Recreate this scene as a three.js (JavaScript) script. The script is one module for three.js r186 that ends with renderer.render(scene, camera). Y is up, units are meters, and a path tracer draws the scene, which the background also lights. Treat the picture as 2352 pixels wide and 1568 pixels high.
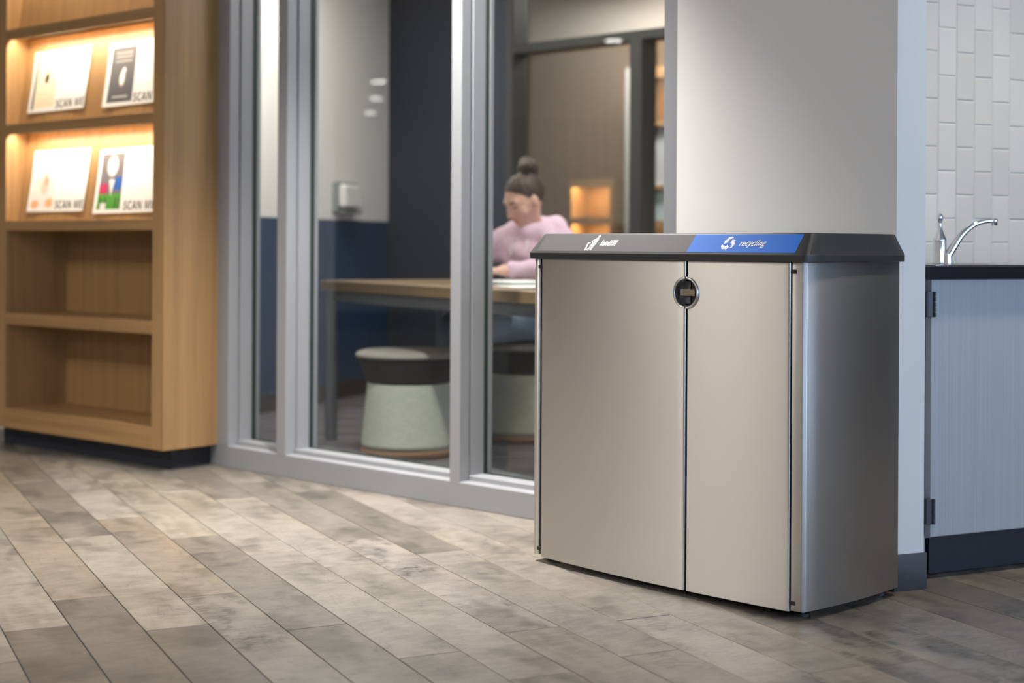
import * as THREE from 'three';
import { RoundedBoxGeometry } from 'three/addons/geometries/RoundedBoxGeometry.js';
import { mergeGeometries, mergeVertices, toCreasedNormals } from 'three/addons/utils/BufferGeometryUtils.js';
import { MarchingCubes } from 'three/addons/objects/MarchingCubes.js';
import { FontLoader } from 'three/addons/loaders/FontLoader.js';
import { RectAreaLightUniformsLib } from 'three/addons/lights/RectAreaLightUniformsLib.js';
import { Brush, Evaluator, SUBTRACTION } from 'three-bvh-csg';

// ------------------------------------------------------------------ camera, sky, exposure
RectAreaLightUniformsLib.init();
const scene = new THREE.Scene();
const FPX = 3430, EYE = 0.914;
const camera = new THREE.PerspectiveCamera(2 * Math.atan(784 / FPX) * 180 / Math.PI, 2352 / 1568, 0.05, 80);
camera.position.set(0, EYE, 0);
camera.rotation.z = 0.0055;
camera.setViewOffset(2352, 1568, 0, 218, 2352, 1568);
camera.focus = 3.85;
camera.userData.fStop = 2.0;
const renderer = new THREE.WebGLRenderer();
renderer.toneMapping = THREE.LinearToneMapping;
renderer.toneMappingExposure = 1.08;
renderer.shadowMap.enabled = true;
scene.background = new THREE.Color().setRGB(3.0, 3.95, 5.7);       // overcast daylight outside the window wall
const CEIL = 2.75;
const LAMP = [1.0, 0.95, 0.88];
const HALL_LAMPS = [[-4.6, 3.5, 26], [-3.2, 3.3, 9], [-4.9, -0.6, 9], [-2.2, -2.4, 9], [-8.2, 1.6, 20], [-6.8, -2.8, 14], [-11.4, 1.6, 22]];
const DOWNLIGHTS = [[-11.5, 5.8], [-13.4, 5.85], [-15.4, 5.95], [-7.9, 3.7]];
// downlights near the partition: place, candela, colour, half angle
const SPOTS = [[[-0.42, 4.85], 60, [1, 0.97, 0.93], 48], [[-1.75, 4.6], 14, [1, 0.95, 0.88], 46], [[1.95, 4.05], 12, [1, 0.88, 0.70], 55]];

// ------------------------------------------------------------------ helpers
const D2R = Math.PI / 180;
let seed = 7;
const rnd = () => { seed = (seed * 1664525 + 1013904223) >>> 0; return seed / 4294967296; };
const used = new Map();
const numbered = (n) => { const k = used.get(n) || 0; used.set(n, k + 1); return k ? n + '_' + String(k).padStart(3, '0') : n; };
const lin = (r, g, b) => new THREE.Color().setRGB(r, g, b);
function mat(color, roughness = 0.6, extra = {}) {
  const m = new THREE.MeshPhysicalMaterial({ roughness, ...extra });
  m.color.copy(Array.isArray(color) ? lin(...color) : color);
  return m;
}
function finish(m) { m.castShadow = true; m.receiveShadow = true; return m; }
function part(name, geo, material, parent) {
  const g = Array.isArray(geo) ? (geo.length > 1 ? mergeGeometries(geo.map((x) => x.index ? x.toNonIndexed() : x).map(strip)) : geo[0]) : geo;
  const m = finish(new THREE.Mesh(g, material));
  m.name = parent ? name : numbered(name);
  (parent || scene).add(m);
  return m;
}
function strip(g) { for (const k of Object.keys(g.attributes)) if (!['position', 'normal', 'uv'].includes(k)) g.deleteAttribute(k); return g; }
function place(o, [x, z], turn = 0, y = 0) { o.position.set(x, y, -z); o.rotation.y = turn * D2R; return o; }
function thing(name, label, category, at = [0, 0], turn = 0, y = 0, group) {
  const o = new THREE.Group(); o.name = numbered(name); place(o, at, turn, y);
  o.userData = { label, category }; if (group) o.userData.group = group;
  scene.add(o); return o;
}
function structure(name, label, at = [0, 0], turn = 0, y = 0) {
  const o = new THREE.Group(); o.name = numbered(name); place(o, at, turn, y);
  o.userData = { label, category: name.split('_')[0], kind: 'structure' };
  scene.add(o); return o;
}
// uv in metres, by the way each face points
function uvm(geo, swap = false, ox = 0, oy = 0) {
  const g = geo.index ? geo.toNonIndexed() : geo;
  const p = g.attributes.position, uv = new Float32Array(p.count * 2);
  const a = new THREE.Vector3(), b = new THREE.Vector3(), c = new THREE.Vector3();
  for (let i = 0; i < p.count; i += 3) {
    a.fromBufferAttribute(p, i); b.fromBufferAttribute(p, i + 1); c.fromBufferAttribute(p, i + 2);
    const n = b.clone().sub(a).cross(c.clone().sub(a)), ax = Math.abs(n.x), ay = Math.abs(n.y), az = Math.abs(n.z);
    [a, b, c].forEach((v, k) => {
      let s, t;
      if (ay >= ax && ay >= az) { s = v.x; t = v.z; if (!swap) { s = v.z; t = v.x; } } else if (ax >= az) { s = v.z; t = v.y; } else { s = v.x; t = v.y; }
      if (swap) { const q = s; s = t; t = q; }
      uv[(i + k) * 2] = s + ox; uv[(i + k) * 2 + 1] = t + oy;
    });
  }
  g.setAttribute('uv', new THREE.BufferAttribute(uv, 2));
  return g;
}
const box = (w, h, d, x = 0, y = 0, z = 0) => new THREE.BoxGeometry(w, h, d).translate(x, y, z);
const rbox = (w, h, d, x = 0, y = 0, z = 0, r = 0.002, s = 2) => new RoundedBoxGeometry(w, h, d, s, Math.min(r, w / 2.01, h / 2.01, d / 2.01)).translate(x, y, z);
const span = (x0, x1, y0, y1, z0, z1, r) => r ? rbox(x1 - x0, y1 - y0, z1 - z0, (x0 + x1) / 2, (y0 + y1) / 2, (z0 + z1) / 2, r) : box(x1 - x0, y1 - y0, z1 - z0, (x0 + x1) / 2, (y0 + y1) / 2, (z0 + z1) / 2);
const cyl = (r0, r1, h, x, y, z, n = 28) => new THREE.CylinderGeometry(r0, r1, h, n).translate(x, y, z);
// a plan outline [x, z] pulled up from y0 to y1
function upright(pts, y0, y1, bevel = 0, crease = 0.5) {
  const s = new THREE.Shape(pts.map(([x, z]) => new THREE.Vector2(x, -z)));
  const g = new THREE.ExtrudeGeometry(s, { depth: y1 - y0 - 2 * bevel, bevelEnabled: bevel > 0, bevelSize: bevel, bevelThickness: bevel, bevelOffset: -bevel, bevelSegments: 2, curveSegments: 12 });
  g.rotateX(-Math.PI / 2).translate(0, y0 + bevel, 0);
  return toCreasedNormals(g, crease);
}
const lathe = (pts, n = 40) => new THREE.LatheGeometry((pts[0][1] > pts[pts.length - 1][1] ? pts.slice().reverse() : pts).map(([r, y]) => new THREE.Vector2(r, y)), n);
function tube(points, radii, n = 16, seg = 48, flat = 1) {
  const curve = new THREE.CatmullRomCurve3(points.map((p) => new THREE.Vector3(...p)));
  const g = new THREE.TubeGeometry(curve, seg, 1, n, false), p = g.attributes.position, v = new THREE.Vector3(), c = new THREE.Vector3();
  for (let i = 0; i <= seg; i++) {
    curve.getPointAt(i / seg, c);
    const f = i / seg * (radii.length - 1), k = Math.min(radii.length - 2, Math.floor(f)), r = radii[k] + (radii[k + 1] - radii[k]) * (f - k);
    for (let j = 0; j <= n; j++) { const q = i * (n + 1) + j; v.fromBufferAttribute(p, q).sub(c).multiplyScalar(r).add(c); p.setXYZ(q, v.x, v.y, v.z); }
  }
  g.computeVertexNormals();
  return g;
}
// a slab with chamfered upper edges: x across, y up (top at 0), z along
function pillow(w, l, h, bevel, drop) {
  const P = [], I = [], ring = (ix, y) => { const b = P.length / 3; for (const [sx, sz] of [[-1, -1], [1, -1], [1, 1], [-1, 1]]) P.push(sx * (w / 2 - ix), y, sz * (l / 2 - ix)); return b; };
  const quads = (a, b) => { for (let k = 0; k < 4; k++) { const n = (k + 1) % 4; I.push(a + k, b + k, b + n, a + k, b + n, a + n); } };
  const r0 = ring(0, -h), r1 = ring(0, -drop), r2 = ring(bevel, 0);
  quads(r0, r1); quads(r1, r2); I.push(r2, r2 + 2, r2 + 1, r2, r2 + 3, r2 + 2);
  const g = new THREE.BufferGeometry();
  g.setAttribute('position', new THREE.Float32BufferAttribute(P, 3)); g.setIndex(I);
  const f = g.toNonIndexed(); f.computeVertexNormals();
  f.setAttribute('uv', new THREE.Float32BufferAttribute(new Float32Array(f.attributes.position.count * 2), 2));
  return f;
}
// ------------------------------------------------------------------ noise and textures
const PERM = new Uint8Array(512); { const a = [...Array(256).keys()]; for (let i = 255; i > 0; i--) { const j = Math.floor(rnd() * (i + 1)); [a[i], a[j]] = [a[j], a[i]]; } for (let i = 0; i < 512; i++) PERM[i] = a[i & 255]; }
function vn(x, y, px = 256, py = 256) {       // value noise, repeating every px, py
  const X = Math.floor(x), Y = Math.floor(y), fx = x - X, fy = y - Y, u = fx * fx * (3 - 2 * fx), v = fy * fy * (3 - 2 * fy);
  const w = (a, n) => ((a % n) + n) % n, h = (i, j) => PERM[PERM[w(i, px) & 255] + (w(j, py) & 255)] / 255;
  const a = h(X, Y), b = h(X + 1, Y), c = h(X, Y + 1), d = h(X + 1, Y + 1);
  return a + (b - a) * u + (c - a) * v + (a - b - c + d) * u * v;
}
function fbm(x, y, oct, px = 256, py = 256) { let s = 0, a = 0.5, t = 0; for (let i = 0; i < oct; i++) { s += a * vn(x, y, px, py); t += a; x *= 2; y *= 2; px *= 2; py *= 2; a *= 0.5; } return s / t; }
const toS = (v) => { v = Math.min(1, Math.max(0, v)); return Math.round(255 * (v <= 0.0031308 ? 12.92 * v : 1.055 * Math.pow(v, 1 / 2.4) - 0.055)); };
function dataTex(w, h, fn, srgb = true, rep = [1, 1]) {
  const d = new Uint8Array(w * h * 4);
  for (let y = 0; y < h; y++) for (let x = 0; x < w; x++) {
    const c = fn(x, y), o = (y * w + x) * 4;
    for (let k = 0; k < 3; k++) d[o + k] = srgb ? toS(c[k]) : Math.round(255 * Math.min(1, Math.max(0, c[k])));
    d[o + 3] = 255;
  }
  const t = new THREE.DataTexture(d, w, h); t.wrapS = t.wrapT = THREE.RepeatWrapping; t.magFilter = THREE.LinearFilter; t.minFilter = THREE.LinearMipmapLinearFilter; t.generateMipmaps = true;
  if (srgb) t.colorSpace = THREE.SRGBColorSpace;
  t.repeat.set(...rep); t.needsUpdate = true; return t;
}
const gray = (v) => [v, v, v];
// oak veneer, grain along v; the picture is 0.5 m across and 1.6 m along
const oakFn = (x, y) => {
  const u = x / 512, v = y / 1024;
  const wob = fbm(u * 4, v * 3, 3, 4, 3) * 0.9, band = fbm(u * 22 + wob, v * 1.5 + 9, 3, 22, 2), fine = vn(u * 150 + wob * 2, v * 6, 150, 6), pore = vn(u * 256, v * 40, 256, 40);
  let k = 0.80 + 0.28 * (band - 0.5) + 0.16 * (fine - 0.5); if (pore > 0.8) k -= 0.35 * (pore - 0.8);
  return [k, k * (0.98 + 0.04 * band), k * (0.95 + 0.08 * band)];
};
const oakTex = dataTex(512, 1024, oakFn, true, [2, 0.625]);
const strips = 8;
const plankTex = dataTex(2048, 2048, (x, y) => {
  const i = Math.floor(x / 256), u = (x % 256) / 256, v = y / 2048, o = i * 17.3;   // u across 0.152 m, v along 1.219 m
  const cloud = fbm(u * 1.6 + o, v * 7 + o, 4), blotch = fbm(u * 1.1 + o + 40, v * 4.2 + o * 2, 4), warp = fbm(u * 2 + o + 80, v * 5 + o, 3);
  const sawn = vn(u * 5 + o + warp * 3, v * 210 + warp * 10, 256, 256), fine = vn(u * 40 + o, v * 250 + 3, 256, 256);
  const mid = fbm(u * 4 + o + 60 + warp, v * 46 + o, 3);
  const vein = Math.abs(fbm(u * 2.2 + o + warp * 1.5, v * 3 + o + 5, 4) - 0.5), worn = fbm(u * 3 + o + 120, v * 9 + o, 4);
  let k = 0.86 + 0.38 * (cloud - 0.5) + 0.34 * (mid - 0.5) + 0.26 * (sawn - 0.5) + 0.14 * (fine - 0.5);
  const dark = Math.max(0, blotch - 0.56) * (i % 3 === 0 ? 2.6 : 1.5); k -= Math.min(0.28, dark);
  if (vein < 0.018) k -= (0.018 - vein) * (i % 2 ? 8 : 4);
  if (i === 2 || i === 5) { const m = Math.max(0, worn - 0.52) * Math.max(0, vn(u * 9 + o, v * 160 + warp * 4) - 0.35) * 7; k -= Math.min(0.3, m); }
  if (i === 4) k += 0.10 * Math.sin((u * 3 + warp * 2.4) * 6.3) * 0.7;
  const w = fbm(u * 1.3 + o + 200, v * 3 + o, 3) - 0.5;
  return [k * (1 + 0.06 * w), k * 0.985, k * (0.97 - 0.10 * w)];
});
const brushTex = dataTex(512, 512, (x, y) => gray(0.5 + 0.34 * (vn(x / 40, y, 13, 512) - 0.5) + 0.3 * (vn(x / 12, y, 43, 512) - 0.5)), false, [5, 5]);
const lamTex = dataTex(512, 256, (x, y) => { const a = vn(x / 2, y / 128, 256, 2), b = vn(x / 5, y / 64 + 3, 103, 4), c = vn(x / 20, 1, 26, 1); return gray(0.88 + 0.13 * (a - 0.5) + 0.06 * (b - 0.5) + 0.02 * (c - 0.5)); }, true, [3.6, 1]);
const carpetTex = dataTex(512, 512, (x, y) => { const s = vn(x / 18, y / 300, 29, 2), f = vn(x / 2, y / 5, 256, 103), l = vn(x / 6 + 7, y / 400, 86, 2); const k = 0.28 + 0.5 * s * s + 0.25 * (f - 0.5) + (l > 0.72 ? 0.5 : 0); return [k, k, k * 1.05]; }, true, [1.6, 1.6]);
const clothTex = dataTex(256, 256, (x, y) => gray(0.8 + 0.35 * (vn(x / 2, y / 2, 128, 128) - 0.5) + 0.1 * (vn(x / 20, y / 20, 13, 13) - 0.5)), true, [6, 6]);
const paintBump = dataTex(256, 256, (x, y) => gray(fbm(x / 5, y / 5, 3, 51, 51)), false, [2.5, 2.5]);

const M = {
  white: mat([0.80, 0.79, 0.765], 0.55, { bumpMap: paintBump, bumpScale: 0.00010 }),
  ceiling: mat([0.78, 0.77, 0.75], 0.9),
  hallPaint: mat([0.66, 0.62, 0.56], 0.8),
  navyPaint: mat([0.014, 0.040, 0.098], 0.6), charcoalWall: mat([0.021, 0.027, 0.044], 0.85),
  beige: mat([0.62, 0.56, 0.50], 0.8),
  rubberNavy: mat([0.016, 0.018, 0.027], 0.55), rubberGrey: mat([0.054, 0.055, 0.063], 0.55), rubberBrown: mat([0.03, 0.024, 0.02], 0.6),
  frame: mat([0.295, 0.30, 0.315], 0.42, { metalness: 0.15 }), gasket: mat([0.015, 0.028, 0.022], 0.5),
  darkFrame: mat([0.035, 0.035, 0.033], 0.5),
  glass: mat([0.968, 0.982, 0.975], 0, { transmission: 1, thickness: 0, ior: 1.5 }),
  oak: mat([0.42, 0.243, 0.102], 0.42, { map: oakTex }),
  oakDark: mat([0.21, 0.122, 0.054], 0.5, { map: oakTex }),
  steel: mat([0.66, 0.635, 0.61], 0.42, { metalness: 1, anisotropy: 0.75, bumpMap: brushTex, bumpScale: 0.00003 }),
  alu: mat([0.78, 0.79, 0.81], 0.28, { metalness: 1 }),
  bronze: mat([0.42, 0.35, 0.27], 0.35, { metalness: 1 }),
  chrome: mat([0.80, 0.80, 0.81], 0.06, { metalness: 1 }),
  lid: mat([0.036, 0.034, 0.034], 0.42), film: mat([0.060, 0.053, 0.056], 0.55, { specularIntensity: 0.5 }), blueFilm: mat([0.014, 0.175, 0.72], 0.55, { specularIntensity: 0.4 }), print: mat([0.93, 0.93, 0.93], 0.6),
  black: mat([0.010, 0.010, 0.011], 0.6),
  laminate: mat([0.47, 0.492, 0.525], 0.45, { map: lamTex }), cabBody: mat([0.36, 0.37, 0.385], 0.5), counter: mat([0.010, 0.009, 0.012], 0.42, { specularIntensity: 0.2 }),
  hinge: mat([0.085, 0.09, 0.105], 0.42, { metalness: 0.6 }),
  tile: [mat([0.70, 0.685, 0.645], 0.16), mat([0.73, 0.715, 0.68], 0.18), mat([0.675, 0.66, 0.625], 0.15)], grout: mat([0.80, 0.79, 0.77], 0.9),
  groutFloor: mat([0.085, 0.074, 0.064], 0.9),
  carpet: mat([0.16, 0.15, 0.155], 0.95, { map: carpetTex }),
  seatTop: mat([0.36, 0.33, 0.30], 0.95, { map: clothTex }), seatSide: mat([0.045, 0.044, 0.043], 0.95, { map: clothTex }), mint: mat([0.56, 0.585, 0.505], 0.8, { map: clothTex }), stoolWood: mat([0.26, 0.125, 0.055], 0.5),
  tableWood: mat([0.20, 0.128, 0.062], 0.45, { map: oakTex }), legMetal: mat([0.15, 0.16, 0.175], 0.5, { metalness: 0.5 }),
  paper: mat([0.80, 0.80, 0.79], 0.7), whitePlastic: mat([0.74, 0.74, 0.72], 0.4), greyPlastic: mat([0.24, 0.26, 0.25], 0.5),
  hoodie: mat([0.86, 0.63, 0.78], 0.95, { map: clothTex }), jeans: mat([0.22, 0.30, 0.40], 0.9, { map: clothTex }), hair: mat([0.048, 0.030, 0.021], 0.6), shoe: mat([0.5, 0.5, 0.5], 0.7),
};
const glow = (c, k) => { const m = mat([0.9, 0.9, 0.9], 0.8); m.emissive.copy(lin(...c)); m.emissiveIntensity = k; return m; };

// a plan frame: local x along the line, local z towards the viewer's side
const along = ([ox, oz], turn) => { const a = turn * D2R, c = Math.cos(a), s = Math.sin(a); return (x, z = 0) => [ox + c * x + s * z, oz + s * x - c * z]; };
const GL = { at: [-1.074, 6.056], turn: -42.68 }, BK = { at: [-1.394, 5.982], turn: -40.2 }, CAB = { at: [1.179, 4.193], turn: 25.6 }, BIN = { at: [0.391, 4.006], turn: -46.87 };
const SWL = { at: [-0.785, 9.44], turn: 67.9 }, SWB = { at: [-0.785, 9.44], turn: -42.68 };
const inGL = along(GL.at, GL.turn), inCAB = along(CAB.at, CAB.turn), inBK = along(BK.at, BK.turn), inSWB = along(SWB.at, SWB.turn);

// ------------------------------------------------------------------ floor of planks
{
  const floor = structure('floor', 'grey-brown wood-look plank floor laid in staggered rows');
  part('subfloor', [box(24, 0.08, 24, -5.6, -0.052, -5.8)], M.groutFloor, floor);
  const th = 25.6 * D2R, e = [Math.cos(th), Math.sin(th)], d = [-Math.sin(th), Math.cos(th)];
  const PW = 0.1524, PL = 1.219, S0 = 0.444;
  const phase = { '-1': 3.414, 0: 3.685, 1: 3.957, 2: 4.777, 3: 3.856, 4: 4.646, 5: 4.308, 6: 2.838, 7: 3.192, 8: 4.117, 9: 3.182, 10: 2.62, 11: 2.598 };
  const tints = { L: [0.232, 0.205, 0.173], l: [0.210, 0.186, 0.158], m: [0.180, 0.158, 0.133], w: [0.188, 0.156, 0.125], d: [0.147, 0.128, 0.108], D: [0.116, 0.101, 0.086], P: [0.242, 0.211, 0.185] };
  const pm = {}; for (const k in tints) pm[k] = mat(tints[k], 0.38, { map: plankTex });
  // tone and pattern of the planks one can tell apart: row -> [end nearest, tone, strip]
  const known = { '0:3.685': 'l4', '0:2.466': 'D0', '1:3.957': 'w1', '1:2.738': 'D3', '2:4.777': 'd0', '2:3.558': 'l7', '2:2.339': 'D6', '3:3.856': 'w3', '3:5.075': 'P2', '3:2.637': 'm5', '4:3.427': 'd3', '4:4.646': 'L4', '5:3.089': 'l1', '5:4.308': 'L7', '6:2.838': 'l7', '6:4.057': 'L1', '7:3.192': 'P5', '7:4.411': 'm6', '7:1.973': 'm4', '5:1.870': 'm6', '4:2.208': 'd5', '8:4.117': 'd6', '8:2.898': 'l1', '9:3.182': 'L7', '9:4.401': 'P1', '8:1.679': 'm2', '9:1.963': 'P2', '10:2.62': 'l1', '11:2.598': 'm5', '1:5.176': 'w7', '0:4.904': 'm1', '12:3.3': 'P2' };
  const geos = new Map();
  const geoFor = (strip, flip) => {
    const key = strip + '/' + flip;
    if (!geos.has(key)) {
      const g = pillow(PW - 0.0017, PL - 0.0017, 0.011, 0.0012, 0.0014), p = g.attributes.position, uv = g.attributes.uv;
      for (let i = 0; i < p.count; i++) {
        let u = p.getX(i) / PW + 0.5, v = p.getZ(i) / PL + 0.5; if (flip & 1) u = 1 - u; if (flip & 2) v = 1 - v;
        uv.setXY(i, (strip + 0.02 + 0.96 * u) / strips, 0.004 + 0.992 * v);
      }
      geos.set(key, g);
    }
    return geos.get(key);
  };
  const list = [];
  for (let k = -75; k < 52; k++) {
    const ph = phase[k] ?? (rnd() * PL);
    for (let j = -12; j < 14; j++) {
      const near = ph + j * PL, s = S0 + (k + 0.5) * PW, t = near + PL / 2;
      const x = s * e[0] + t * d[0], z = s * e[1] + t * d[1];
      const r0 = rnd(), r1 = rnd(), r2 = rnd(), r3 = rnd();
      if (x < -10.9 || x > 5.3 || z < -5.2 || z > 13) continue;
      const q = [x - GL.at[0], z - GL.at[1]], a = GL.turn * D2R, gz = q[0] * Math.sin(a) - q[1] * Math.cos(a), gx = q[0] * Math.cos(a) + q[1] * Math.sin(a);
      if (gx > -0.6 && gz < -0.55 && gx < 2.2) continue;
      const b = [x - BK.at[0], z - BK.at[1]], ab = BK.turn * D2R, bz = b[0] * Math.sin(ab) - b[1] * Math.cos(ab);
      if (gx <= -0.6 && bz < -0.9) continue;
      const c = [x - CAB.at[0], z - CAB.at[1]], ac = CAB.turn * D2R, cz = c[0] * Math.sin(ac) - c[1] * Math.cos(ac);
      if (gx >= 2.2 && cz < -1.0) continue;
      let code = null; for (const kk in known) { const [a0, b0] = kk.split(':'); if (+a0 === k && Math.abs(+b0 - near) < 0.05) code = known[kk]; }
      const tone = code ? code[0] : 'LlllmmwdPlm'[Math.floor(r0 * 11)], strip = code ? +code[1] : Math.floor(r1 * strips), flip = Math.floor(r2 * 4);
      const px = 1176 + FPX * x / z, py = 566 + FPX * EYE / z;
      const seen = z > 1.2 && px > -500 && px < 2800 && py < 1950;
      list.push({ x, z, tone, strip, flip, seen, far: Math.hypot(x, z), tilt: (r3 - 0.5) * 0.0008 });
    }
  }
  const seen = list.filter((p) => p.seen).sort((a, b) => a.far - b.far).slice(0, 300), set = new Set(seen), rest = new Map();
  for (const p of list) {
    const g = geoFor(p.strip, p.flip);
    if (set.has(p)) { const m = part('plank', g, pm[p.tone], floor); m.position.set(p.x, p.tilt, -p.z); m.rotation.y = th; } else {
      const c = g.clone().applyMatrix4(new THREE.Matrix4().makeRotationY(th).setPosition(p.x, 0, -p.z));
      if (!rest.has('m')) rest.set('m', []); rest.get('m').push(c);
    }
  }
  const far = part('distant_planks', mergeGeometries(rest.get('m')), pm.l, floor); far.userData.kind = 'stuff';
}

// ------------------------------------------------------------------ ceiling, walls of the hall
{
  const c = structure('ceiling', 'plain white ceiling over the hall');
  part('ceiling_panel', box(24, 0.1, 24, -5.6, CEIL + 0.05, -5.8), M.ceiling, c);
}
function wallRun(name, label, A, B, h0, h1, thick, material) {      // thickness away from the viewer's side
  const L = Math.hypot(B[0] - A[0], B[1] - A[1]), turn = Math.atan2(B[1] - A[1], B[0] - A[0]) / D2R;
  const w = structure(name, label, A, turn);
  part('wall_panel', box(L, h1 - h0, thick, L / 2, (h0 + h1) / 2, -thick / 2), material, w);
  return w;
}
const J = inGL(2.149), STUB_L = [1.026, 3.984], STUB_R = inCAB(-0.135, 0.128), TILE_L = inCAB(-0.135, -0.45), J2 = inGL(2.29, -0.15);
{
  const w = structure('wall_middle', 'white painted wall stub behind the steel bin');
  part('wall_panel', upright([J, STUB_L, STUB_R, TILE_L, J2].map(([x, z]) => [x, -z]), 0, CEIL, 0.0), M.white, w);
  const bb = structure('baseboard_middle', 'grey rubber baseboard around the end of the white wall');
  const off = (p, q, n) => { const dx = q[0] - p[0], dz = q[1] - p[1], l = Math.hypot(dx, dz); return [dz / l * n, -dx / l * n]; };
  const t = 0.006, o1 = off(J, STUB_L, t), o2 = off(STUB_L, STUB_R, t), o3 = off(STUB_R, TILE_L, t);
  const P = [J, STUB_L, STUB_R, TILE_L];
  const outer = [[J[0] + o1[0], J[1] + o1[1]], [STUB_L[0] + o1[0] + o2[0] * 0.6, STUB_L[1] + o1[1] * 0.6 + o2[1]], [STUB_R[0] + o2[0] + o3[0], STUB_R[1] + o2[1] + o3[1]], [TILE_L[0] + o3[0], TILE_L[1] + o3[1]]];
  part('cove_base', upright([...outer, ...P.slice().reverse()].map(([x, z]) => [x, -z]), 0, 0.098, 0.001), M.rubberGrey, bb);
}
wallRun('wall_left', 'warm white wall that the bookcase stands against', inBK(-20.4, -0.34), inBK(-0.04, -0.34), 0, CEIL, 0.06, M.hallPaint);
wallRun('wall_end', 'pale end wall of the hall', [-16.2, -5.6], [-16.2, 17], 0, CEIL, 0.15, M.hallPaint).children[0].position.x = 0;
{
  const w = structure('wall_behind', 'pale wall behind the camera with two windows', [5.6, -5.4], 180), L = 21.8, a = 0.5, b = 4.3, s = 0.45, h = 2.5;
  part('wall_panel', [box(L, s, 0.18, L / 2, s / 2, -0.09), box(L, CEIL - h, 0.18, L / 2, (CEIL + h) / 2, -0.09), box(a, h - s, 0.18, a / 2, (h + s) / 2, -0.09), box(L - b, h - s, 0.18, (L + b) / 2, (h + s) / 2, -0.09)], M.hallPaint, w);
  const win = structure('window_4', 'pair of daylight windows in the wall behind the camera', [5.6, -5.4], 180);
  for (const x of [a, (a + b) / 2, b]) part('mullion', box(0.07, h - s, 0.1, x, (h + s) / 2, -0.09), M.frame, win);
  for (const k of [0.25, 0.75]) part('pane', box((b - a) / 2 - 0.07, h - s, 0.006, a + (b - a) * k, (h + s) / 2, -0.1), M.glass, win);
}
{ // the window wall at the other side, outside the frame: sill, head, piers and mullions round real openings
  const X = 5.5, w = structure('wall_right', 'white wall with a row of windows', [X, 7.4], -90);   // local x runs back towards and past the camera
  const L = 13.0, w0 = 5.0, w1 = 11.6, s = 0.45, h = 2.5;
  part('wall_panel', [box(L, s, 0.18, L / 2, s / 2, -0.09), box(L, CEIL - h, 0.18, L / 2, (CEIL + h) / 2, -0.09), box(w0, h - s, 0.18, w0 / 2, (h + s) / 2, -0.09), box(L - w1, h - s, 0.18, (L + w1) / 2, (h + s) / 2, -0.09)], M.hallPaint, w);
  const win = structure('window_3', 'row of tall daylight windows in grey frames', [X, 7.4], -90);
  const n = 5, step = (w1 - w0) / n;
  for (let i = 0; i <= n; i++) part('mullion', box(0.07, h - s, 0.1, w0 + i * step, (h + s) / 2, -0.09), M.frame, win);
  for (let i = 0; i < n; i++) part('pane', box(step - 0.07, h - s, 0.006, w0 + (i + 0.5) * step, (h + s) / 2, -0.1), M.glass, win);
}

// ------------------------------------------------------------------ tiled wall of the kitchenette
{
  const w = structure('wall_tile', 'white glazed subway tiles set upright in running bond', CAB.at, CAB.turn);
  part('wall_panel', box(6.6, CEIL, 0.12, 3.165, CEIL / 2, -0.5142), M.grout, w);
  const TW = 0.0757, TH = 0.153, g = pillow(TW - 0.0022, TH - 0.0022, 0.0085, 0.0032, 0.0024).rotateX(Math.PI / 2);
  for (let c = -8; c < 20; c++) for (let r = 0; r < 10; r++) {
    const x = 0.419 + (c + 0.5) * TW, y = 1.011 - 0.153 + (r + 0.5 + (Math.abs(c) % 2 ? -0.5 : 0)) * TH;
    if (x < -0.135 || y > 2.25 || y < 0.79) continue;
    const t = part('tile', g, M.tile[Math.floor(rnd() * 3)], w);
    t.position.set(x, y, -0.4505); t.rotation.set((rnd() - 0.5) * 0.004, (rnd() - 0.5) * 0.006, 0);
  }
}

// ------------------------------------------------------------------ the glazed partition
{
  const w = structure('window_1', 'grey metal framed glass partition with tall panes and a low sill', GL.at, GL.turn);
  const top = CEIL;
  const stiles = [[-0.30, -0.121], [0.192, 0.252], [1.166, 1.217], [2.098, 2.155]];
  part('sill', [span(-0.30, 2.155, 0, 0.088, -0.12, 0, 0.003), span(-0.30, 2.155, 0.08, 0.106, -0.12, -0.048, 0.003)], M.frame, w);
  stiles.forEach(([a, b], i) => part(i && i < 3 ? 'mullion' : 'jamb', [span(a, b, 0.08, top, -0.047, 0, 0.003), span(a + 0.006, b - 0.004, 0.08, top, -0.12, -0.04, 0.002)], M.frame, w));
  for (let i = 0; i < 3; i++) {
    const a = stiles[i][1], b = stiles[i + 1][0];
    part('glazing_bead', [span(a - 0.004, a + 0.004, 0.1, top, -0.118, -0.055, 0.001), span(a - 0.004, a + 0.014, 0.1, top, -0.150, -0.132, 0.002)], M.frame, w);
    part('gasket', [span(a - 0.004, a + 0.009, 0.104, top, -0.131, -0.117), span(a, b, 0.104, 0.109, -0.131, -0.121), span(b - 0.006, b + 0.004, 0.104, top, -0.131, -0.121)], M.gasket, w);
    part('pane', span(a + 0.002, b - 0.002, 0.107, top, -0.128, -0.122), M.glass, w);
  }
}

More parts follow.
